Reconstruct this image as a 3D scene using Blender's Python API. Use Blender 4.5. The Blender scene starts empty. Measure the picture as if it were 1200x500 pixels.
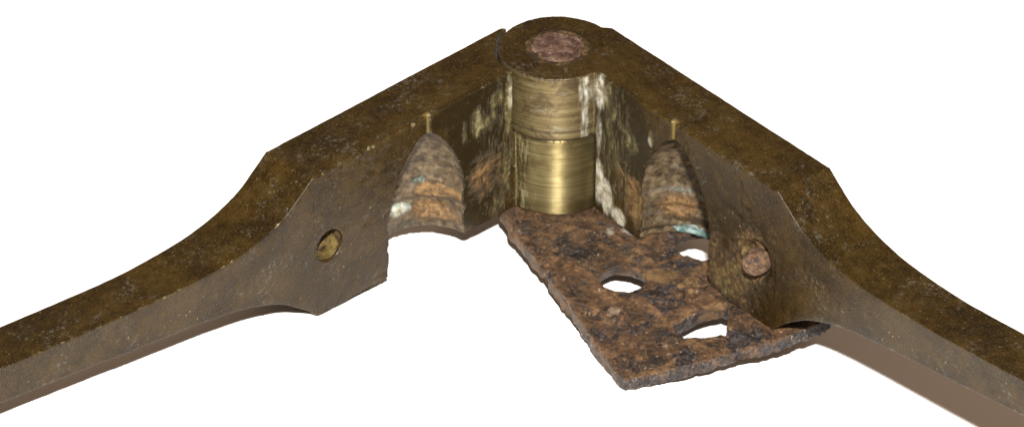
import bpy, bmesh, math, random
import numpy as np
from mathutils import Vector, Matrix, Quaternion, noise

random.seed(7)
MM = 0.001
scene = bpy.context.scene
C = scene.collection

# ------------------------------------------------------------------ camera, world, flash, exposure
# mould frame: hinge axis = z, millimetres; the table plane (z = Z0 + GX*x + GY*y there) is laid level by LEVEL
H = 27.258
Z0, GX, GY = -8.35, -0.0966, -0.1213
_n = Vector((-GX, -GY, 1)).normalized()
LEVEL = _n.rotation_difference(Vector((0, 0, 1))).to_matrix().to_4x4()
_h = (LEVEL @ Vector((0, 0, Z0))).z
LEVEL = Matrix.Translation((0, 0, -_h * MM)) @ LEVEL

cam_pos = Vector((-7.68825104, -637.87860829, 432.65326467))
cam_r = Vector((0.99998673, -0.002944, -0.00422647))
cam_u = Vector((0.00515075, 0.57156006, 0.82054407))
cam_f = Vector((0, 0.82055495, -0.57156764))
cm = Matrix((cam_r, cam_u, -cam_f)).transposed().to_4x4()
cm.translation = cam_pos * MM
cd = bpy.data.cameras.new('camera')
cd.sensor_width = 36.0
cd.lens = 5299.0 / 1200 * 36
cd.shift_y = 30.0 / 1200
cd.clip_start, cd.clip_end = 0.02, 50
cd.dof.use_dof = True
cd.dof.focus_distance = 0.715
cd.dof.aperture_fstop = 95
cam = bpy.data.objects.new('camera', cd)
C.objects.link(cam)
cam.matrix_world = LEVEL @ cm
scene.camera = cam

world = bpy.data.worlds.new('World')
scene.world = world
world.use_nodes = True
bg = world.node_tree.nodes['Background']
bg.inputs['Color'].default_value = (0.50, 0.345, 0.24, 1)      # dim warm room light
bg.inputs['Strength'].default_value = 0.56

fl = bpy.data.lights.new('camera_flash', 'AREA')              # the flash head above the lens
fl.shape = 'RECTANGLE'
fl.size, fl.size_y = 0.030, 0.018
fl.energy = 19
fl.color = (1.0, 0.975, 0.945)
flash = bpy.data.objects.new('camera_flash', fl)
C.objects.link(flash)
fpos = (cam_pos + cam_r * 17.3 + cam_u * 124.4) * MM
fm = (Vector((5, -30, 8)) * MM - fpos).to_track_quat('-Z', 'Y').to_matrix().to_4x4()
fm.translation = fpos
flash.matrix_world = LEVEL @ fm

vs = scene.view_settings
vs.view_transform = 'Standard'
vs.look = 'None'
vs.exposure = 0.0
vs.gamma = 1.0

# ------------------------------------------------------------------ node helpers
class NT:
    def __init__(self, name):
        self.m = bpy.data.materials.new(name)
        self.m.use_nodes = True
        self.t = self.m.node_tree
        self.t.nodes.clear()
        self.out = self.t.nodes.new('ShaderNodeOutputMaterial')
        self.co = self.t.nodes.new('ShaderNodeTexCoord').outputs['Object']
    def n(self, kind, **kw):
        nd = self.t.nodes.new(kind)
        for k, v in kw.items():
            setattr(nd, k, v)
        return nd
    def put(self, sock, v):
        if hasattr(v, 'is_output'):
            self.t.links.new(v, sock)
        elif isinstance(v, tuple) and len(v) == 3 and sock.type == 'RGBA':
            sock.default_value = (*v, 1)
        else:
            sock.default_value = v
    def math(self, op, a, b=0.0, clamp=False):
        nd = self.n('ShaderNodeMath', operation=op, use_clamp=clamp)
        self.put(nd.inputs[0], a); self.put(nd.inputs[1], b)
        return nd.outputs[0]
    def noise(self, scale, detail=4, rough=0.6, vec=None, dist=0.0):      # scale: features per millimetre
        nd = self.n('ShaderNodeTexNoise')
        nd.inputs['Scale'].default_value = scale * 1000
        nd.inputs['Detail'].default_value = detail
        nd.inputs['Roughness'].default_value = rough
        nd.inputs['Distortion'].default_value = dist
        self.put(nd.inputs['Vector'], vec if vec is not None else self.co)
        return nd.outputs['Fac']
    def vor(self, scale, feature='F1'):
        nd = self.n('ShaderNodeTexVoronoi', feature=feature)
        nd.inputs['Scale'].default_value = scale * 1000
        self.put(nd.inputs['Vector'], self.co)
        return nd.outputs['Distance']
    def stretch(self, sx, sy, sz):
        nd = self.n('ShaderNodeMapping')
        nd.inputs['Scale'].default_value = (sx, sy, sz)
        self.put(nd.inputs['Vector'], self.co)
        return nd.outputs[0]
    def step(self, v, a, b, lo=0.0, hi=1.0):
        nd = self.n('ShaderNodeMapRange', interpolation_type='SMOOTHSTEP')
        self.put(nd.inputs['Value'], v)
        nd.inputs['From Min'].default_value = a; nd.inputs['From Max'].default_value = b
        nd.inputs['To Min'].default_value = lo; nd.inputs['To Max'].default_value = hi
        return nd.outputs[0]
    def ramp(self, v, stops):
        nd = self.n('ShaderNodeValToRGB')
        e = nd.color_ramp.elements
        while len(e) < len(stops):
            e.new(0.5)
        for el, (p, c) in zip(e, stops):
            el.position = p; el.color = (*c, 1)
        self.put(nd.inputs[0], v)
        return nd.outputs[0]
    def mix(self, f, a, b, mode='MIX'):
        nd = self.n('ShaderNodeMix', data_type='RGBA', blend_type=mode)
        self.put(nd.inputs[0], f); self.put(nd.inputs[6], a); self.put(nd.inputs[7], b)
        return nd.outputs[2]
    def mixf(self, f, a, b):
        nd = self.n('ShaderNodeMix', data_type='FLOAT')
        self.put(nd.inputs[0], f); self.put(nd.inputs[2], a); self.put(nd.inputs[3], b)
        return nd.outputs[0]
    def attr(self, name):
        return self.n('ShaderNodeAttribute', attribute_name=name).outputs['Fac']
    def bump(self, h, dist, normal=None, strength=1.0):
        nd = self.n('ShaderNodeBump')
        nd.inputs['Strength'].default_value = strength
        nd.inputs['Distance'].default_value = dist * MM
        self.put(nd.inputs['Height'], h)
        if normal is not None:
            self.put(nd.inputs['Normal'], normal)
        return nd.outputs[0]
    def finish(self, col, rough, metal, normal=None, spec=0.5, aniso=None):
        b = self.n('ShaderNodeBsdfPrincipled')
        self.put(b.inputs['Base Color'], col); self.put(b.inputs['Roughness'], rough)
        self.put(b.inputs['Metallic'], metal); self.put(b.inputs['Specular IOR Level'], spec)
        if normal is not None:
            self.put(b.inputs['Normal'], normal)
        if aniso is not None:                                   # turning marks run round the hinge axis
            tg = self.n('ShaderNodeVectorMath', operation='CROSS_PRODUCT')
            tg.inputs[0].default_value = LEVEL.to_3x3() @ Vector((0, 0, 1))
            self.put(tg.inputs[1], self.n('ShaderNodeNewGeometry').outputs['Normal'])
            self.put(b.inputs['Tangent'], tg.outputs[0])
            self.put(b.inputs['Anisotropic'], aniso)
            b.inputs['Anisotropic Rotation'].default_value = 0.25
        self.t.links.new(b.outputs[0], self.out.inputs[0])
        return self.m

def brass_material():
    k = NT('aged_brass')
    big = k.noise(0.10, 5, 0.62)
    mid = k.noise(0.55, 5, 0.65)
    fine = k.noise(3.2, 3, 0.6)
    speck = k.noise(2.2, 2, 0.5)
    # tarnish: olive brown with greyer and redder areas
    v = k.math('ADD', k.math('MULTIPLY', big, 0.55), k.math('MULTIPLY', mid, 0.45))
    col = k.ramp(v, [(0.34, (0.0058, 0.0031, 0.0006)), (0.45, (0.0150, 0.0079, 0.0010)), (0.55, (0.0275, 0.0148, 0.0019)), (0.68, (0.040, 0.0240, 0.0052))])
    col = k.mix(k.step(fine, 0.46, 0.72, 0.0, 0.5), col, (0.050, 0.032, 0.011))
    col = k.mix(k.step(fine, 0.48, 0.30, 0.0, 0.55), col, (0.0060, 0.0038, 0.0014))
    # grey bloom in patches
    gp = k.math('MULTIPLY', k.step(k.noise(0.13, 4, 0.6, dist=0.6), 0.50, 0.66), k.step(k.noise(1.3, 5, 0.75), 0.50, 0.64))
    col = k.mix(k.math('MULTIPLY', gp, 0.6), col, (0.090, 0.085, 0.068))
    # raised edges rubbed back to metal, broken up
    geo = k.n('ShaderNodeNewGeometry')
    edge = k.math('MULTIPLY', k.step(geo.outputs['Pointiness'], 0.530, 0.60), k.step(k.noise(0.9, 5, 0.75), 0.46, 0.62))
    pin = k.math('MULTIPLY', k.step(speck, 0.705, 0.74), 0.9)
    wear = k.math('MAXIMUM', k.math('MULTIPLY', edge, 0.55), pin)
    # long fine scratches along the arm
    scr = k.noise(1.0, 4, 0.7, vec=k.stretch(0.10, 3.0, 3.0))
    col = k.mix(k.step(scr, 0.60, 0.75, 0.0, 0.3), col, (0.080, 0.055, 0.022))
    rough = k.mixf(k.step(mid, 0.3, 0.7), 0.30, 0.44)
    metal = k.mixf(k.step(big, 0.35, 0.65), 0.10, 0.06)
    # ---- barrel of the hinge: turned, polished by turning
    bar = k.attr('barrel')
    lo = k.attr('barrel_low')
    ring = k.noise(1.4, 3, 0.7, vec=k.stretch(0.05, 0.05, 2.0))
    tarn = k.noise(0.18, 5, 0.65, vec=k.stretch(0.5, 0.5, 1.4))
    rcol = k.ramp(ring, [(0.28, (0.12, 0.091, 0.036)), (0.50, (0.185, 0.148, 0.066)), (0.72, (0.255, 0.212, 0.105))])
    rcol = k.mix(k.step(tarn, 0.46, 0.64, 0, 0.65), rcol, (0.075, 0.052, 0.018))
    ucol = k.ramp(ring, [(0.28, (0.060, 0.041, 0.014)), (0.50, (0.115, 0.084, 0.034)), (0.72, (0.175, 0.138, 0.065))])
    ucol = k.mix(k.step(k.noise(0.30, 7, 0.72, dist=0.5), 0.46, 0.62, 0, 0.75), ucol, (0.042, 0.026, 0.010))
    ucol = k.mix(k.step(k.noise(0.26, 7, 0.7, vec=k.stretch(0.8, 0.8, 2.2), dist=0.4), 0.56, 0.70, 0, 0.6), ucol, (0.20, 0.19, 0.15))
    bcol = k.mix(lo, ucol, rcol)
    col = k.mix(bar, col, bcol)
    rough = k.mixf(bar, rough, k.mixf(lo, 0.50, 0.45))
    metal = k.mixf(bar, metal, k.mixf(lo, 0.60, 0.90))
    # ---- stains, darker areas and painted shade: every mask is a broad area broken by noise
    br = k.noise(0.50, 9, 0.74, dist=0.6)
    br2 = k.noise(0.60, 9, 0.76, vec=k.stretch(1.5, 1.5, 0.30), dist=0.35)
    def stain_shade_mask(name, n, gain=2.6, lo_=0.50, hi_=0.78):
        return k.step(k.math('ADD', k.attr(name), k.math('MULTIPLY', k.math('SUBTRACT', n, 0.5), gain)), lo_, hi_)
    cav = k.attr('cavity')
    ccol = k.ramp(k.noise(0.55, 8, 0.72), [(0.36, (0.018, 0.011, 0.005)), (0.46, (0.056, 0.037, 0.018)), (0.55, (0.100, 0.069, 0.036)), (0.68, (0.18, 0.14, 0.085))])
    col = k.mix(cav, col, ccol)
    metal = k.mixf(cav, metal, 0.10)
    rough = k.mixf(cav, rough, 0.6)
    ring_dark = k.attr('groove')
    col = k.mix(k.math('MULTIPLY', ring_dark, k.step(br, 0.35, 0.55, 0.35, 0.85)), col, (0.035, 0.024, 0.012))  # cavity rings and barrel seams take a darker brown
    sd = stain_shade_mask('dark', br, 1.8, 0.3, 0.8)  # the dark mask also paints shade into cavities and pin crater
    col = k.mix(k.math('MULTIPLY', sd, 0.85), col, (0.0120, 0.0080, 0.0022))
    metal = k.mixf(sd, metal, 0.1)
    so = stain_shade_mask('ochre', br, 2.0, 0.38, 0.9)
    col = k.mix(k.math('MULTIPLY', so, 0.85), col, k.ramp(k.noise(0.8, 4), [(0.35, (0.085, 0.042, 0.013)), (0.65, (0.24, 0.135, 0.048))]))
    metal = k.mixf(so, metal, 0.1)
    sy = stain_shade_mask('yellow', br2, 2.2, 0.40, 0.95)
    col = k.mix(k.math('MULTIPLY', sy, 0.85), col, k.ramp(k.noise(1.1, 4), [(0.36, (0.070, 0.050, 0.012)), (0.50, (0.14, 0.11, 0.035)), (0.66, (0.28, 0.245, 0.115))]))
    metal = k.mixf(sy, metal, 0.15)
    sc = stain_shade_mask('cream', br2, 1.6, 0.40, 0.95)
    col = k.mix(k.math('MULTIPLY', sc, 0.92), col, k.ramp(k.noise(0.7, 5), [(0.36, (0.17, 0.14, 0.075)), (0.64, (0.48, 0.46, 0.38))]))
    metal = k.mixf(sc, metal, 0.0)
    sg = stain_shade_mask('verdigris', br, 2.2, 0.45, 0.95)
    col = k.mix(k.math('MULTIPLY', sg, 0.92), col, k.ramp(k.noise(0.6, 5), [(0.36, (0.045, 0.135, 0.115)), (0.60, (0.30, 0.40, 0.37))]))
    metal = k.mixf(sg, metal, 0.0)
    sr = stain_shade_mask('rust', br, 2.0, 0.35, 0.85)
    col = k.mix(k.math('MULTIPLY', sr, 0.85), col, k.ramp(k.noise(0.9, 5, 0.7), [(0.34, (0.014, 0.009, 0.006)), (0.5, (0.070, 0.038, 0.014)), (0.66, (0.17, 0.115, 0.045))]))
    metal = k.mixf(sr, metal, 0.2)
    crust = k.math('MAXIMUM', k.math('MAXIMUM', sc, sg), k.math('MAXIMUM', so, k.math('MAXIMUM', sy, sr)))
    rough = k.mixf(crust, rough, 0.62)
    fr = k.attr('fresh')
    col = k.mix(fr, col, (0.30, 0.22, 0.065)); metal = k.mixf(fr, metal, 0.6); rough = k.mixf(fr, rough, 0.42)
    clean = k.math('SUBTRACT', 1.0, k.math('MAXIMUM', cav, bar))
    wear = k.math('MULTIPLY', wear, k.math('MULTIPLY', clean, k.math('SUBTRACT', 1.0, k.math('MULTIPLY', k.step(fr, 0.02, 0.2), 0.8))))
    col = k.mix(wear, col, (0.36, 0.30, 0.17))
    metal = k.mixf(wear, metal, 0.9); rough = k.mixf(wear, rough, 0.34)
    hgt = k.math('ADD', k.math('MULTIPLY', fine, 0.55), k.math('MULTIPLY', mid, 0.5))
    nb = k.bump(k.math('MULTIPLY', hgt, k.math('SUBTRACT', 1.0, bar)), 0.13)
    nb = k.bump(k.math('MULTIPLY', crust, k.math('ADD', k.noise(1.5, 5, 0.7), 0.4)), 0.35, nb)
    nb = k.bump(k.math('MULTIPLY', ring, bar), 0.03, nb)
    spec = k.mixf(k.math('MAXIMUM', bar, cav), 0.25, 0.45)
    return k.finish(col, rough, metal, nb, spec, aniso=k.math('MULTIPLY', bar, k.mixf(lo, 0.80, 0.95)))

def rust_material(name, pinkish=0.0):
    k = NT(name)
    a = k.noise(0.16, 6, 0.68, dist=0.8)
    b = k.noise(0.55, 6, 0.72, dist=0.4)
    f = k.noise(2.0, 6, 0.78)
    v = k.math('ADD', k.math('MULTIPLY', a, 0.5), k.math('MULTIPLY', b, 0.5))
    col = k.ramp(v, [(0.36, (0.020, 0.011, 0.006)), (0.44, (0.066, 0.034, 0.015)), (0.51, (0.115, 0.058, 0.023)), (0.58, (0.21, 0.105, 0.038)), (0.68, (0.33, 0.20, 0.095))])
    steel = k.math('MULTIPLY', k.step(k.math('ADD', k.noise(0.20, 6, 0.66, dist=0.7), k.math('MULTIPLY', k.attr('bare'), 0.32)), 0.55, 0.62), k.step(b, 0.36, 0.50))
    col = k.mix(k.math('MULTIPLY', steel, 0.9), col, k.mix(k.step(f, 0.38, 0.62), (0.016, 0.015, 0.017), (0.085, 0.082, 0.088)))
    blk = k.step(k.math('SUBTRACT', k.noise(0.30, 9, 0.78, dist=0.5), k.math('MULTIPLY', k.attr('blacken'), 0.12)), 0.47, 0.40)  # black patches stand in for dark crevices, painted into the colour
    col = k.mix(k.math('MULTIPLY', blk, 0.85), col, (0.010, 0.007, 0.006))
    col = k.mix(k.step(f, 0.54, 0.66, 0, 0.7), col, (0.27, 0.165, 0.085))
    col = k.mix(k.step(f, 0.48, 0.34, 0, 0.8), col, (0.012, 0.008, 0.006))
    pale = k.step(k.math('ADD', k.attr('pale'), k.math('MULTIPLY', k.math('SUBTRACT', b, 0.5), 2.4)), 0.52, 0.72)
    col = k.mix(k.math('MULTIPLY', pale, 0.85), col, (0.27, 0.19, 0.125))
    och = k.step(k.math('ADD', k.attr('ochre'), k.math('MULTIPLY', k.math('SUBTRACT', b, 0.5), 2.4)), 0.55, 0.75)
    col = k.mix(k.math('MULTIPLY', och, 0.7), col, (0.25, 0.145, 0.055))
    ash = k.step(k.math('ADD', k.attr('ash'), k.math('MULTIPLY', k.math('SUBTRACT', b, 0.5), 2.4)), 0.55, 0.75)
    col = k.mix(k.math('MULTIPLY', ash, 0.75), col, (0.36, 0.345, 0.30))
    if pinkish:
        col = k.mix(pinkish, col, k.ramp(b, [(0.36, (0.030, 0.013, 0.008)), (0.47, (0.105, 0.050, 0.032)), (0.55, (0.17, 0.095, 0.066)), (0.66, (0.30, 0.21, 0.165))]))
    gl = k.step(k.noise(1.6, 3, 0.6), 0.64, 0.69)
    col = k.mix(k.math('MULTIPLY', gl, 0.8), col, (0.42, 0.31, 0.20))  # pale flecks paint glints into the rust colour
    pt = k.n('ShaderNodeNewGeometry').outputs['Pointiness']
    col = k.mix(k.step(pt, 0.485, 0.40, 0, 0.85), col, (0.010, 0.006, 0.004))  # shade of the hollows painted into the colour
    col = k.mix(k.math('MULTIPLY', k.step(pt, 0.53, 0.62), k.step(f, 0.45, 0.6)), col, (0.30, 0.205, 0.125))  # ridges painted lighter, as if catching light
    rough = k.mixf(steel, k.mixf(k.step(a, 0.4, 0.6), 0.30, 0.48), 0.28)
    metal = k.mixf(steel, 0.0, 0.35)
    nb = k.bump(b, 1.2)
    nb = k.bump(f, 0.8, nb)
    return k.finish(col, rough, metal, nb, spec=0.6)

def paper_material():
    k = NT('white_paper')
    col = k.ramp(k.noise(0.02, 4), [(0.3, (0.83, 0.82, 0.80)), (0.7, (0.86, 0.85, 0.83))])
    nb = k.bump(k.noise(1.2, 3), 0.02)
    return k.finish(col, 0.85, 0.0, nb, spec=0.2)

BRASS = brass_material()
RUST = rust_material('rusted_iron')
RUSTPIN = rust_material('rusted_pin_end', 0.75)
PAPER = paper_material()

# ------------------------------------------------------------------ mesh helpers (millimetres in, metres out)
def temp_obj(bm):
    me = bpy.data.meshes.new('tmp')
    bmesh.ops.recalc_face_normals(bm, faces=bm.faces)
    bm.to_mesh(me); bm.free()
    o = bpy.data.objects.new('tmp', me)
    C.objects.link(o)
    return o

def lathe(profile, seg=64, center=(0, 0), cap=True):
    """solid of revolution about z through center; profile = (r, z) from bottom to top"""
    bm = bmesh.new()
    rings = []
    for r, zz in profile:
        rings.append([bm.verts.new((center[0] + r * math.cos(2 * math.pi * i / seg), center[1] + r * math.sin(2 * math.pi * i / seg), zz)) for i in range(seg)])
    for a, b in zip(rings, rings[1:]):
        for i in range(seg):
            bm.faces.new((a[i], a[(i + 1) % seg], b[(i + 1) % seg], b[i]))
    bm.faces.new(rings[0][::-1]); bm.faces.new(rings[-1])
    return bm

def box(x0, x1, y0, y1, z0, z1):
    bm = bmesh.new()
    bmesh.ops.create_cube(bm, size=1)
    for v in bm.verts:
        v.co = (x0 if v.co.x < 0 else x1, y0 if v.co.y < 0 else y1, z0 if v.co.z < 0 else z1)
    return bm

def prism(pts, z0, z1, low=None):
    bm = bmesh.new()
    a = [bm.verts.new((x, y, z0)) for x, y in (low or pts)]
    b = [bm.verts.new((x, y, z1)) for x, y in pts]
    bm.faces.new(a[::-1]); bm.faces.new(b)
    for i in range(len(pts)):
        j = (i + 1) % len(pts)
        bm.faces.new((a[i], a[j], b[j], b[i]))
    return bm

def combine(base, ops, voxel=None):
    """base object + [(operation, bmesh)] -> evaluated numpy verts, polygons"""
    tmp = []
    for op, bm in ops:
        t = temp_obj(bm); t.hide_render = True
        tmp.append(t)
        md = base.modifiers.new('b', 'BOOLEAN')
        md.operation = op; md.object = t; md.solver = 'MANIFOLD'
    if voxel:
        rm = base.modifiers.new('r', 'REMESH')
        rm.mode = 'VOXEL'; rm.voxel_size = voxel; rm.adaptivity = 0
    dg = bpy.context.evaluated_depsgraph_get()
    dg.update()
    me = bpy.data.meshes.new_from_object(base.evaluated_get(dg))
    for t in tmp + [base]:
        m = t.data
        bpy.data.objects.remove(t); bpy.data.meshes.remove(m)
    return me

def verts_of(me):
    a = np.empty(len(me.vertices) * 3)
    me.vertices.foreach_get('co', a)
    return a.reshape(-1, 3)

def normals_of(me):
    a = np.empty(len(me.vertices) * 3)
    me.vertices.foreach_get('normal', a)
    return a.reshape(-1, 3)

def set_attr(me, name, vals):
    at = me.attributes.new(name, 'FLOAT', 'POINT')
    at.data.foreach_set('value', np.clip(vals, 0, 1).astype(np.float32))

def fbm(P, scale, octs=3, seed=0.0):
    """value noise, vectorised: smooth lattice noise in [-1, 1]"""
    out = np.zeros(len(P)); amp = 1.0; tot = 0.0
    for o in range(octs):
        Q = P * scale * (2 ** o) + seed + 17.3 * o
        I = np.floor(Q).astype(np.int64); F = Q - I
        F = F * F * (3 - 2 * F)
        acc = np.zeros(len(P))
        for dx in (0, 1):
            for dy in (0, 1):
                for dz in (0, 1):
                    h = (I[:, 0] + dx) * 374761393 + (I[:, 1] + dy) * 668265263 + (I[:, 2] + dz) * 2147483647
                    h = (h ^ (h >> 13)) * 1274126177
                    h = (h ^ (h >> 16)) & 0xFFFF
                    w = (F[:, 0] if dx else 1 - F[:, 0]) * (F[:, 1] if dy else 1 - F[:, 1]) * (F[:, 2] if dz else 1 - F[:, 2])
                    acc += w * (h / 32767.5 - 1)
        out += acc * amp; tot += amp; amp *= 0.5
    return out / tot

def ss(x, a, b):
    t = np.clip((x - a) / (b - a), 0, 1)
    return t * t * (3 - 2 * t)

def finish_obj(me, name, mat, parent, smooth=True):
    V = verts_of(me) * MM
    me.vertices.foreach_set('co', V.ravel()); me.update()
    me.materials.clear(); me.materials.append(mat)
    me.polygons.foreach_set('use_smooth', [smooth] * len(me.polygons))
    me.name = name
    o = bpy.data.objects.new(name, me)
    C.objects.link(o)
    o.parent = parent
    return o

# ------------------------------------------------------------------ the table
bm = bmesh.new()
bmesh.ops.create_grid(bm, x_segments=8, y_segments=8, size=1.6)
me = bpy.data.meshes.new('table'); bm.to_mesh(me); bm.free()
me.materials.append(PAPER)
table = bpy.data.objects.new('table_surface', me)
C.objects.link(table)
table['kind'] = 'structure'

# ------------------------------------------------------------------ the bullet mould
mould = bpy.data.objects.new('bullet_mould', None)
C.objects.link(mould)
mould.matrix_world = LEVEL
mould['label'] = 'open hinged brass bullet mould with long handles and a rusty iron plate'
mould['category'] = 'bullet mould'

CUT = 55.3                                                      # where block and handle meet
TOP = [(55.3, 27.258), (57, 25.9), (58.6, 24.7), (60.5, 23.3), (62.5, 22.25), (65, 21.3), (68.5, 20.45), (73, 19.85), (78, 19.75), (84, 19.95), (90, 20.25), (97, 20.85), (105, 21.6), (113, 22.45), (121, 23.4), (140, 25.6), (165, 28.2), (190, 30.6)]
BOT = [(55.3, 0.0), (57, 1.9), (60, 4.3), (63.2, 6.45), (67, 8.1), (70, 9.15), (73, 9.9), (79, 11.05), (85.5, 12.0), (95.5, 13.4), (103, 14.55), (112, 15.75), (120, 16.85), (140, 19.0), (165, 20.8), (190, 22.2)]

def smooth_curve(pts, n):
    """Catmull-Rom through the points"""
    out = []
    for i in range(len(pts) - 1):
        p0 = pts[max(i - 1, 0)]; p1 = pts[i]; p2 = pts[i + 1]; p3 = pts[min(i + 2, len(pts) - 1)]
        for k in range(n):
            t = k / n
            out.append(tuple(0.5 * ((2 * b) + (c - a) * t + (2 * a - 5 * b + 4 * c - d) * t * t + (3 * b - a - 3 * c + d) * t ** 3) for a, b, c, d in zip(p0, p1, p2, p3)))
    out.append(pts[-1])
    return out

def width_at(s):
    return 11.1 - 1.6 * float(ss(np.array(s), 58, 92))

CAV_S, CAV_R = 30.6, 8.75
def cavity_profile():
    p = [(8.75, -2.0), (8.75, 1.5), (8.4, 1.8), (8.4, 4.6), (8.75, 4.85), (8.75, 5.9), (8.38, 6.2), (8.4, 8.9), (8.74, 9.15), (8.68, 10.6),
         (8.35, 12.5), (7.75, 14.5), (6.95, 16.5), (5.95, 18.4), (4.75, 20.2), (3.4, 21.9), (2.1, 23.1), (0.9, 23.85), (0.05, 24.1)]
    return p

RUST_R = [(50.0, 11.4, 6.0, 6.5, 1.0), (44.5, 5, 7, 5.5, .8), (40.5, 6, 3, 8, .75), (47, 3, 5, 4.5, .6)]
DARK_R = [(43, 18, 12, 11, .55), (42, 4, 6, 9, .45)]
YELL_R = [(44, 3.4, 5.5, 3.5, .8), (47, 7, 4, 2.5, .75)]
def build_half(side, angle, pin):
    sg = 1.0 if side == 'R' else -1.0                           # outward is +y for one arm, -y for its mirror image
    bm = bmesh.new()
    top, bot = smooth_curve(TOP, 4), smooth_curve(BOT, 4)
    sx = [0.2, 1.0, CUT, 55.8] if side == 'R' else [1.5, 2.3, CUT, 55.8]
    tx, tz = zip(*top); bx, bz = zip(*bot)
    rows = []
    for s in sx:
        t = float(np.interp(s, tx, tz)); b = float(np.interp(s, bx, bz)); w = (width_at(s) if s > sx[0] else 10.3) * sg
        rows.append([bm.verts.new(c) for c in ((s, 0, b), (s, w, b), (s, w, t), (s, 0, t))])
    for a, b in zip(rows, rows[1:]):
        for i in range(4):
            j = (i + 1) % 4
            bm.faces.new((a[i], b[i], b[j], a[j]))
    bm.faces.new(rows[0]); bm.faces.new(rows[-1][::-1])
    base = temp_obj(bm)
    M = 15.0                                                    # where the two knuckles meet on the barrel
    ops = []
    if side == 'L':
        ops.append(('DIFFERENCE', lathe([(10.42, M + 0.05), (10.42, 40)], 96)))
        ops.append(('UNION', lathe([(9.6, 0.0), (9.95, 0.3), (9.95, M - 0.15), (9.85, M - 0.02)], 96)))
    else:
        ops.append(('DIFFERENCE', lathe([(10.15, -5), (10.15, M - 0.05)], 96)))
        ops.append(('UNION', lathe([(9.82, M + 0.02), (9.92, M + 0.15), (9.88, M + 1.3), (9.74, M + 1.45), (9.74, M + 1.65), (9.92, M + 1.8), (9.95, H - 0.35), (10.0, H)], 96)))
    ops.append(('DIFFERENCE', lathe(cavity_profile(), 72, (CAV_S, 0))))
    vs_ = 29.6
    ops.append(('DIFFERENCE', box(vs_ - 0.4, vs_ + 0.4, -0.6, 0.6, 22.8, 30)))     # air vent above the nose
    if not pin:
        hb = lathe([(1.6, 0.0), (2.6, 0.7), (2.85, 4.2), (3.05, 5.2)], 40)            # dished socket
        for v in hb.verts:
            x, y, zz = v.co
            v.co = (52.1 + x, sg * (4.2 - zz), 12.7 + y)
        ops.append(('DIFFERENCE', hb))
    me = combine(base, ops, 0.27)
    cb = bmesh.new(); cb.from_mesh(me)
    bmesh.ops.bisect_plane(cb, geom=cb.verts[:] + cb.edges[:] + cb.faces[:], plane_co=(CUT, 0, 0), plane_no=(1, 0, 0), clear_outer=True)
    cb.to_mesh(me); cb.free(); me.update()
    V = verts_of(me); N = normals_of(me)
    # dents, chips and the uneven cast surface
    rad = np.hypot(V[:, 0], V[:, 1])
    n_out = V[:, 1] * sg
    seed = 3.0 if side == 'L' else 41.0
    cd_ = np.hypot(V[:, 0] - CAV_S, V[:, 1])
    prof = cavity_profile()
    cr = np.interp(V[:, 2], [p[1] for p in prof], [p[0] for p in prof])
    cav = ((n_out > 0.22) & (cd_ < cr + 0.45) & (n_out < 9.4) & (V[:, 2] < 24.3) & (V[:, 2] > 0.12)).astype(float)
    bar = ((rad < 10.12) & (V[:, 2] < H - 0.22) & (n_out < 8) & ~((n_out > -0.12) & (V[:, 0] > 5))).astype(float)
    d = 0.05 * fbm(V, 0.22, 3, seed) + 0.035 * fbm(V, 1.1, 2, seed + 9)
    d *= 1 - 0.8 * bar
    d += cav * (0.10 * fbm(V, 0.9, 3, seed + 5))
    # corroded lower lips of the cavity and of the block
    lip = ss(V[:, 2], 5.0, 0.0) * ss(n_out, 2.0, 0.0) * ss(np.abs(V[:, 0] - 39.5), 5.0, 0.5) * (V[:, 0] > 36)
    d -= lip * (0.10 + 0.35 * fbm(V, 0.65, 3, seed + 2)) * (1.0 if side == 'L' else 1.9)
    d -= ss(np.abs(V[:, 2]), 0.8, 0.0) * 0.18 * np.clip(fbm(V, 0.5, 3, seed + 7), 0, 1) * (V[:, 0] < 60)
    if side == 'R':                                             # pitting round the pin
        pr = np.hypot(V[:, 0] - 50.5, (V[:, 2] - 8.5) / 1.5)
        d -= ss(V[:, 0], 55.2, 52.5) * ss(pr, 8.5, 3.0) * (n_out < 0.5) * 0.55 * np.clip(fbm(V, 0.55, 3, 77.0) + 0.25, 0, 1)
        pc = np.hypot(V[:, 0] - 51.0, V[:, 2] - 11.4)
        pc = pc * (1 + 0.25 * fbm(V, 0.35, 3, 23.0))
        d -= ss(pc, 3.9, 2.4) * (n_out < 0.6) * (1.3 + 0.7 * fbm(V, 0.6, 2, 13.0))
    # nicks along the long top edges
    ed = ss(np.abs(n_out), 0.6, 0.0) * (V[:, 2] > 12)
    d -= ed * 0.35 * np.clip(fbm(V, 0.45, 3, seed + 21) - 0.25, 0, 1)
    V = V + N * d[:, None]
    me.vertices.foreach_set('co', V.ravel())
    # stains, darker areas and painted shade, in arm coordinates: (s, z, half length, half height, weight)
    face = (n_out < 0.9)
    def blobs(lst, where):
        w = np.zeros(len(V))
        for s0, z0, rs, rz, k in lst:
            q = ((V[:, 0] - s0) / rs) ** 2 + ((V[:, 2] - z0) / rz) ** 2
            w = np.maximum(w, k * ss(q, 1.6, 0.0))
        return w * where
    inner = (V[:, 0] > 9.0) & face
    infc = ((V[:, 0] > 9.0) & (n_out < 0.9) & (cav < 0.5)).astype(float)
    cv = cav
    ang = np.degrees(np.arctan2(n_out, V[:, 0]))                # angle on the barrel measured from the inner face
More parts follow.
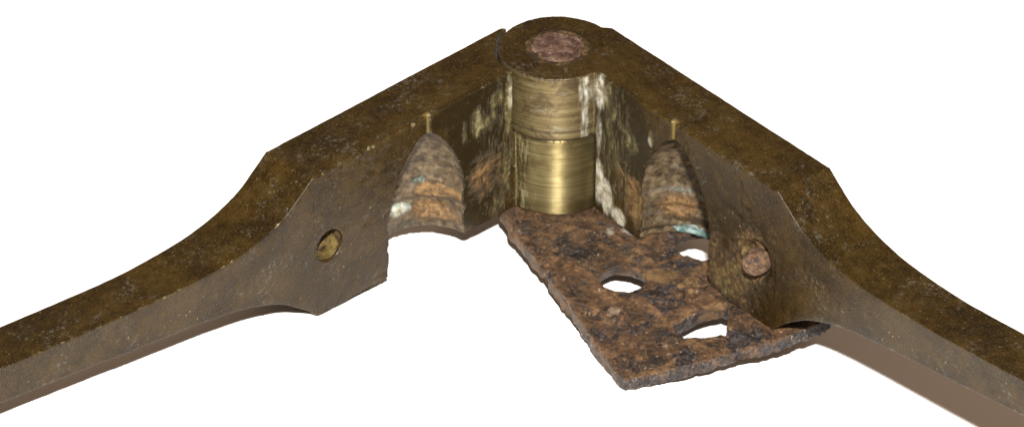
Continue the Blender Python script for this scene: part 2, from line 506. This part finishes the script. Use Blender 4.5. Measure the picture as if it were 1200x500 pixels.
    if side == 'L':
        yellow = blobs([(13.5, 14, 6.5, 20, .46), (11.3, 21, 1.4, 8, .95), (14, 23.5, 2.2, 2.2, .8), (18.5, 21.0, 2.2, 3.6, .8), (11.8, 8, 1.3, 7, .7), (16, 19.5, 2.5, 2.4, .7), (21.5, 20, 1.2, 3, .55), (14, 3, 5, 3, .5)], infc)
        cream = blobs([(10.9, 23, 1.0, 5, .75), (18.4, 21.4, 1.5, 3.0, .5), (10.8, 13, 1, 6, .5)], infc) + blobs([(29.0, 4.4, 2.4, 1.7, .95), (25.5, 9.3, 1.5, 1.0, .55)], cv)
        ochre = blobs([(17.5, 9.5, 5.0, 6, .66), (13, 10, 1.8, 6, .6)], infc) + blobs([(24.5, 3.2, 4, 3.0, .85), (24, 7.7, 3.4, 1.8, .9)], cv)
        verd = blobs([(29.0, 4.6, 2.8, 2.1, .6), (26, 9.6, 1.6, 1.0, .6), (28, 1.6, 4, 1.5, .4)], cv)
        dark = blobs([(19, 14, 8, 16, 1.0), (20, 25, 12, 3.5, 1.0), (38, 22, 10, 7, .42), (41, 4, 3, 9, .4)], infc) + blobs([(28, .8, 9, 1.2, .6), (33.2, 12, 2.6, 17, .85), (30, 23, 4, 2.5, .6)], cv)  # face blobs darken the metal; cavity blobs paint its shaded deep side
        rust = np.zeros(len(V))
        bcr = ss(np.abs(ang + 11), 12, 2) * bar * 0.42  # paler strip down the barrel beside the inner face
    else:
        yellow = blobs([(15, 14, 7, 20, .52), (14, 17, 1.8, 8, .6), (19.5, 17.5, 2.4, 3.2, .62), (24.3, 21.5, .9, 2.2, .85), (13.5, 24, 1.5, 3.5, .75), (21.5, 5, 1.8, 5, .6)] + YELL_R, infc)
        cream = blobs([(11.3, 24, 1.7, 4.5, .95), (11.0, 16, 1.0, 6, .75), (11.1, 6, 1.5, 5.5, 1.0), (13.0, 4.0, 1.9, 4.2, 1.05), (16.3, 1.6, 2.2, 2.2, 1.05), (24.0, 20.6, .8, 1.3, .8)], infc) \
            + blobs([(30, 9, 8, 2.4, .55), (29, 14, 7, 2, .5), (36, 5, 3, 3, .65), (28, 18, 4, 2.5, .45)], cv)
        ochre = blobs([(20.3, 7, 3.0, 6, .8), (16.5, 11, 2.2, 5, .5)], infc) + blobs([(25, 6, 3, 3.5, .9), (30, 6.5, 4, 1.4, .6)], cv)
        verd = blobs([(27, 1.0, 4, 1.5, 1.0), (34.5, 1.6, 3, 1.8, .8), (25, 8.7, 2, .8, .6)], cv) + blobs([(14, 3, 2.4, 2.6, .4)], infc)
        dark = blobs([(18, 19, 8, 11, 1.0), (24, 8, 3, 9, .6)] + DARK_R, infc) + blobs([(33.5, 12, 3.2, 17, 1.0), (30, 22.5, 5, 3, .8), (29, 12, 8, 1.2, .6), (30, 3.3, 9, 1, .8)], cv)  # darker face areas, plus wall shade painted into the cavity colour
        rust = blobs(RUST_R, infc)
        dark = np.maximum(dark, ss(np.abs(np.hypot(V[:, 0] - 51, V[:, 2] - 11.4) - 2.7), 1.7, 0.2) * (n_out < 3) * 0.8 * (1 + 0.5 * fbm(V, 0.4, 2, 9.0)))  # dark ring paints shade into the crater round the pin
        rust = np.maximum(rust, ss(np.abs(rad - 4.7), 1.7, 0.3) * (V[:, 2] > H - 0.3) * 0.72)
        bcr = (ss(np.abs(ang + 12), 11, 2) * (V[:, 2] > M)) * bar * 0.72
    fade = ss(V[:, 0], 55.0, 50.5)                              # stains and darker areas stop short of the handle
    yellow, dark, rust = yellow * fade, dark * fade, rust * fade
    set_attr(me, 'cavity', cav); set_attr(me, 'barrel', bar); set_attr(me, 'barrel_low', bar * (V[:, 2] < M))
    grv = np.zeros(len(V))
    for zz in (1.8, 4.8, 6.45, 9.1):
        grv = np.maximum(grv, ss(np.abs(V[:, 2] - zz), 0.42, 0.08))
    gb = np.maximum(ss(np.abs(V[:, 2] - M), 0.6, 0.2), ss(np.abs(V[:, 2] - M - 1.55), 0.5, 0.15)) * bar * 0.55
    set_attr(me, 'groove', np.maximum(grv * cav, gb))
    set_attr(me, 'yellow', yellow); set_attr(me, 'cream', np.maximum(cream, bcr)); set_attr(me, 'ochre', ochre)
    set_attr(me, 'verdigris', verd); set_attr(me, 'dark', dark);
    fresh = ((np.abs(V[:, 0] - vs_) < 0.75) & (n_out < 1.0) & (n_out > 0.15) & (V[:, 2] > 23.5)).astype(float) * 0.28
    if not pin:
        hr = np.hypot(V[:, 0] - 52.1, V[:, 2] - 12.7)
        fresh = np.maximum(fresh, ((hr < 3.2) & (n_out > 0.6) & (n_out < 5)).astype(float) * 0.45 * ss(fbm(V, 0.7, 2, 5.0), 0.0, 0.4))
        rust = np.maximum(rust, ((hr < 3.3) & (n_out > 0.5) & (n_out < 5)) * 0.75)
    set_attr(me, 'fresh', fresh); set_attr(me, 'rust', rust)
    return me

def build_handle(side):
    """the handle that grows out of the block: a rounded bar swept along its curve"""
    sg = 1.0 if side == 'R' else -1.0
    top, bot = smooth_curve(TOP, 8), smooth_curve(BOT, 8)
    tx, tz = zip(*top); bx, bz = zip(*bot)
    sx = [CUT + (190 - CUT) * (i / 300) ** 1.15 for i in range(301)]
    r = 0.16
    def section(t, b, w):
        pts = []
        for (cy, cz, a0) in ((w - r, t - r, 0), (r, t - r, 90), (r, b + r, 180), (w - r, b + r, 270)):
            for j in range(4):
                a_ = math.radians(a0 + 30 * j)
                pts.append((cy + r * math.cos(a_), cz + r * math.sin(a_)))
        full = []
        for i, p in enumerate(pts):
            q_ = pts[(i + 1) % len(pts)]
            full.append(p)
            if i % 4 == 3:
                m = 16
                full += [(p[0] + (q_[0] - p[0]) * j / m, p[1] + (q_[1] - p[1]) * j / m) for j in range(1, m)]
        return full
    verts, faces = [], []
    for s_ in sx:
        t = float(np.interp(s_, tx, tz)); b = float(np.interp(s_, bx, bz))
        sec = section(t, b, width_at(s_))
        verts += [(s_, y * sg, zz) for y, zz in sec]
    m = len(sec)
    for i in range(len(sx) - 1):
        for j in range(m):
            f = (i * m + j, i * m + (j + 1) % m, (i + 1) * m + (j + 1) % m, (i + 1) * m + j)
            faces.append(f if sg < 0 else f[::-1])
    e = [(len(sx) - 1) * m + j for j in range(m)]
    faces.append(e if sg < 0 else e[::-1])
    me = bpy.data.meshes.new('handle')
    me.from_pydata(verts, [], faces); me.update()
    V = verts_of(me); N = normals_of(me)
    seed = 3.0 if side == 'L' else 41.0
    d = 0.05 * fbm(V, 0.22, 3, seed) + 0.035 * fbm(V, 1.1, 2, seed + 9)
    V = V + N * d[:, None]
    me.vertices.foreach_set('co', V.ravel()); me.update()
    return me

TH_L, TH_R = 0.796, 0.677
for side, th, lab in (('L', TH_L, 'mould half with an empty dished socket'), ('R', TH_R, 'mould half with a rusty alignment pin')):
    me = build_half(side, th, side == 'R')
    handle_me = build_handle(side)
    block = finish_obj(me, 'mould_block', BRASS, mould)
    # arm direction in the mould frame: angle from -y towards -x (L) or +x (R)
    rz = -math.pi / 2 + (th if side == 'R' else -th)
    block.rotation_euler = (0, 0, rz)
    block['label'] = 'brass ' + lab
    handle = finish_obj(handle_me, 'handle', BRASS, block)
    if side == 'R':
        bm = bmesh.new()
        bmesh.ops.create_icosphere(bm, subdivisions=5, radius=1.0)
        pm = bpy.data.meshes.new('pin'); bm.to_mesh(pm); bm.free()
        V = verts_of(pm)
        r = np.linalg.norm(V, axis=1, keepdims=True)
        V = V * np.array([2.2, 2.8, 2.3]) * (1 + 0.15 * fbm(V * 3, 0.5, 4, 8.0)[:, None])
        V += np.array([51.0, 0.15, 11.4])
        pm.vertices.foreach_set('co', V.ravel())
        for a in ('pale', 'ochre', 'ash'):
            set_attr(pm, a, np.full(len(V), 0.12 if a == 'pale' else 0.0))
        finish_obj(pm, 'alignment_pin', rust_material('rusted_alignment_pin', 0.30), block)

# hinge pin: rusty riveted end flush with the disc
bm = lathe([(4.55, -1.0), (4.6, H - 0.5), (4.5, H + 0.05)], 64)
me = combine(temp_obj(bm), [], 0.25)
V = verts_of(me); N = normals_of(me)
topm = ss(V[:, 2], H - 1.2, H - 0.3)
V = V + N * (topm * (0.34 * fbm(V, 0.6, 4, 2.0)))[:, None]
V[:, 2] += topm * (0.16 - 0.10 * (np.hypot(V[:, 0], V[:, 1]) / 4.6) ** 2)
wob = 1 + topm * 0.16 * fbm(np.c_[V[:, :2], V[:, 2] * 0], 0.4, 3, 31.0)
V[:, 0] *= wob; V[:, 1] *= wob
me.vertices.foreach_set('co', V.ravel())
for a in ('pale', 'ochre', 'ash'):
    set_attr(me, a, 0.45 * topm * ss(fbm(V, 0.3, 2, 12.0), -0.1, 0.6) if a == 'pale' else V[:, 0] * 0)
finish_obj(me, 'hinge_pin', RUSTPIN, mould)

# sprue plate: rusted iron, swung part way out below the block
out = [(-9.1, -9.6), (-6.2, -17.2), (-1.9, -27.6), (2.4, -37.6), (6.2, -47.2), (9.6, -55.2), (10.5, -55.9), (11.6, -55.7), (19, -53.0), (27, -49.6), (35, -45.8), (40.2, -42.6), (43.4, -40.4), (44.4, -38.6),
       (41, -30), (36, -21), (29, -10), (20, 1), (12, 7.5), (5, 10.5), (-3, 10.6), (-8.5, 6.5), (-10.6, 0), (-10.3, -6)]
base = temp_obj(prism(out, -2.6, -0.02))
def hole(cx, cy, rx, ry, ang=0, n=28):
    return [(cx + rx * math.cos(t) * math.cos(ang) - ry * math.sin(t) * math.sin(ang), cy + rx * math.cos(t) * math.sin(ang) + ry * math.sin(t) * math.cos(ang)) for t in [2 * math.pi * i / n for i in range(n)]]
me = combine(base, [('DIFFERENCE', prism(hole(10.5, -28.3, 3.25, 3.0), -6, 1, hole(10.5, -28.0, 5.6, 6.0))),
                    ('DIFFERENCE', prism(hole(24.6, -18.4, 4.0, 3.7), -6, 1, hole(24.6, -18.0, 6.5, 6.5))),
                    ('DIFFERENCE', prism([(18.4, -41.6), (22.4, -38.2), (26.6, -35.8), (27.6, -36.6), (27.2, -43.9), (23.5, -44.6), (20.6, -45.0)], -6, 4))], 0.28)
V = verts_of(me); N = normals_of(me)
side_w = 1 - np.abs(N[:, 2])
d = 0.22 * fbm(V, 0.16, 2, 4.0) + 0.42 * fbm(V, 0.42, 4, 15.0) + 0.26 * fbm(V, 1.15, 3, 55.0)
hd = np.minimum(np.hypot(V[:, 0] - 10.5, V[:, 1] + 28.3), np.hypot(V[:, 0] - 24, V[:, 1] + 41))
d += side_w * ss(hd, 4.5, 6.5) * 0.75 * fbm(V, 0.17, 4, 71.0)
pit = np.clip(fbm(V, 0.34, 3, 91.0) - 0.12, 0, 1)
d -= 0.9 * pit * ss(hd, 3.6, 5.5)
hb = np.hypot(V[:, 0] - 8.8, V[:, 1] + 38.9)
d += 1.0 * ss(hb, 3.0, 1.5) * (V[:, 2] > -1)                    # remains of a rivet head
q = np.hypot(V[:, 0], V[:, 1])
d *= 1 - 0.75 * ss(q, 13.0, 10.5)
n_r = V[:, 0] * 0.7795 + V[:, 1] * 0.6264
under = ((n_r > -0.5) & (V[:, 2] > -1) & (N[:, 2] > 0.5))
d = np.where(under, np.minimum(d, 0.02), d)
d *= 1 - 0.6 * ss(hd, 4.2, 3.0)
V = V + N * d[:, None]
me.vertices.foreach_set('co', V.ravel())
def pb(lst):
    w = np.zeros(len(V))
    for x, y, r, k in lst:
        w = np.maximum(w, k * ss(np.hypot(V[:, 0] - x, V[:, 1] - y), r * 1.3, 0))
    return w
set_attr(me, 'blacken', pb([(0.5, -18, 6, .6), (5, -19, 6, .65), (9, -20, 4, .55), (2, -33, 4, .4), (12, -52, 5, .45), (22, -46, 4, .4), (16, -33, 4, .4)]))  # areas where the black patches spread further
set_attr(me, 'pale', pb([(8.8, -38.9, 2.0, .8), (17, -47, 1.2, .7)]))
set_attr(me, 'ochre', pb([(17, -27.5, 5, .9), (21, -30, 4, .8), (13, -21, 4, .7), (3, -14, 5, .5), (25, -37, 4, .8)]))
set_attr(me, 'ash', pb([(12.5, -14.0, 3.2, .9), (8.5, -14.5, 3, .6)]))
edge_b = side_w * ((V[:, 0] > 9) & (V[:, 1] < -36)) * 0.5
set_attr(me, 'bare', np.maximum(edge_b, pb([(17, -24, 4, .55), (13, -23, 3, .5), (6, -43, 3, .5), (15, -37.5, 4, .55), (21, -24, 3, .5), (30, -46, 5, .6), (2, -20, 4, .4), (18, -49, 4, .5)])))
plate = finish_obj(me, 'sprue_plate', RUST, mould)
plate['label'] = 'rusted pitted iron plate with holes under the hinge'
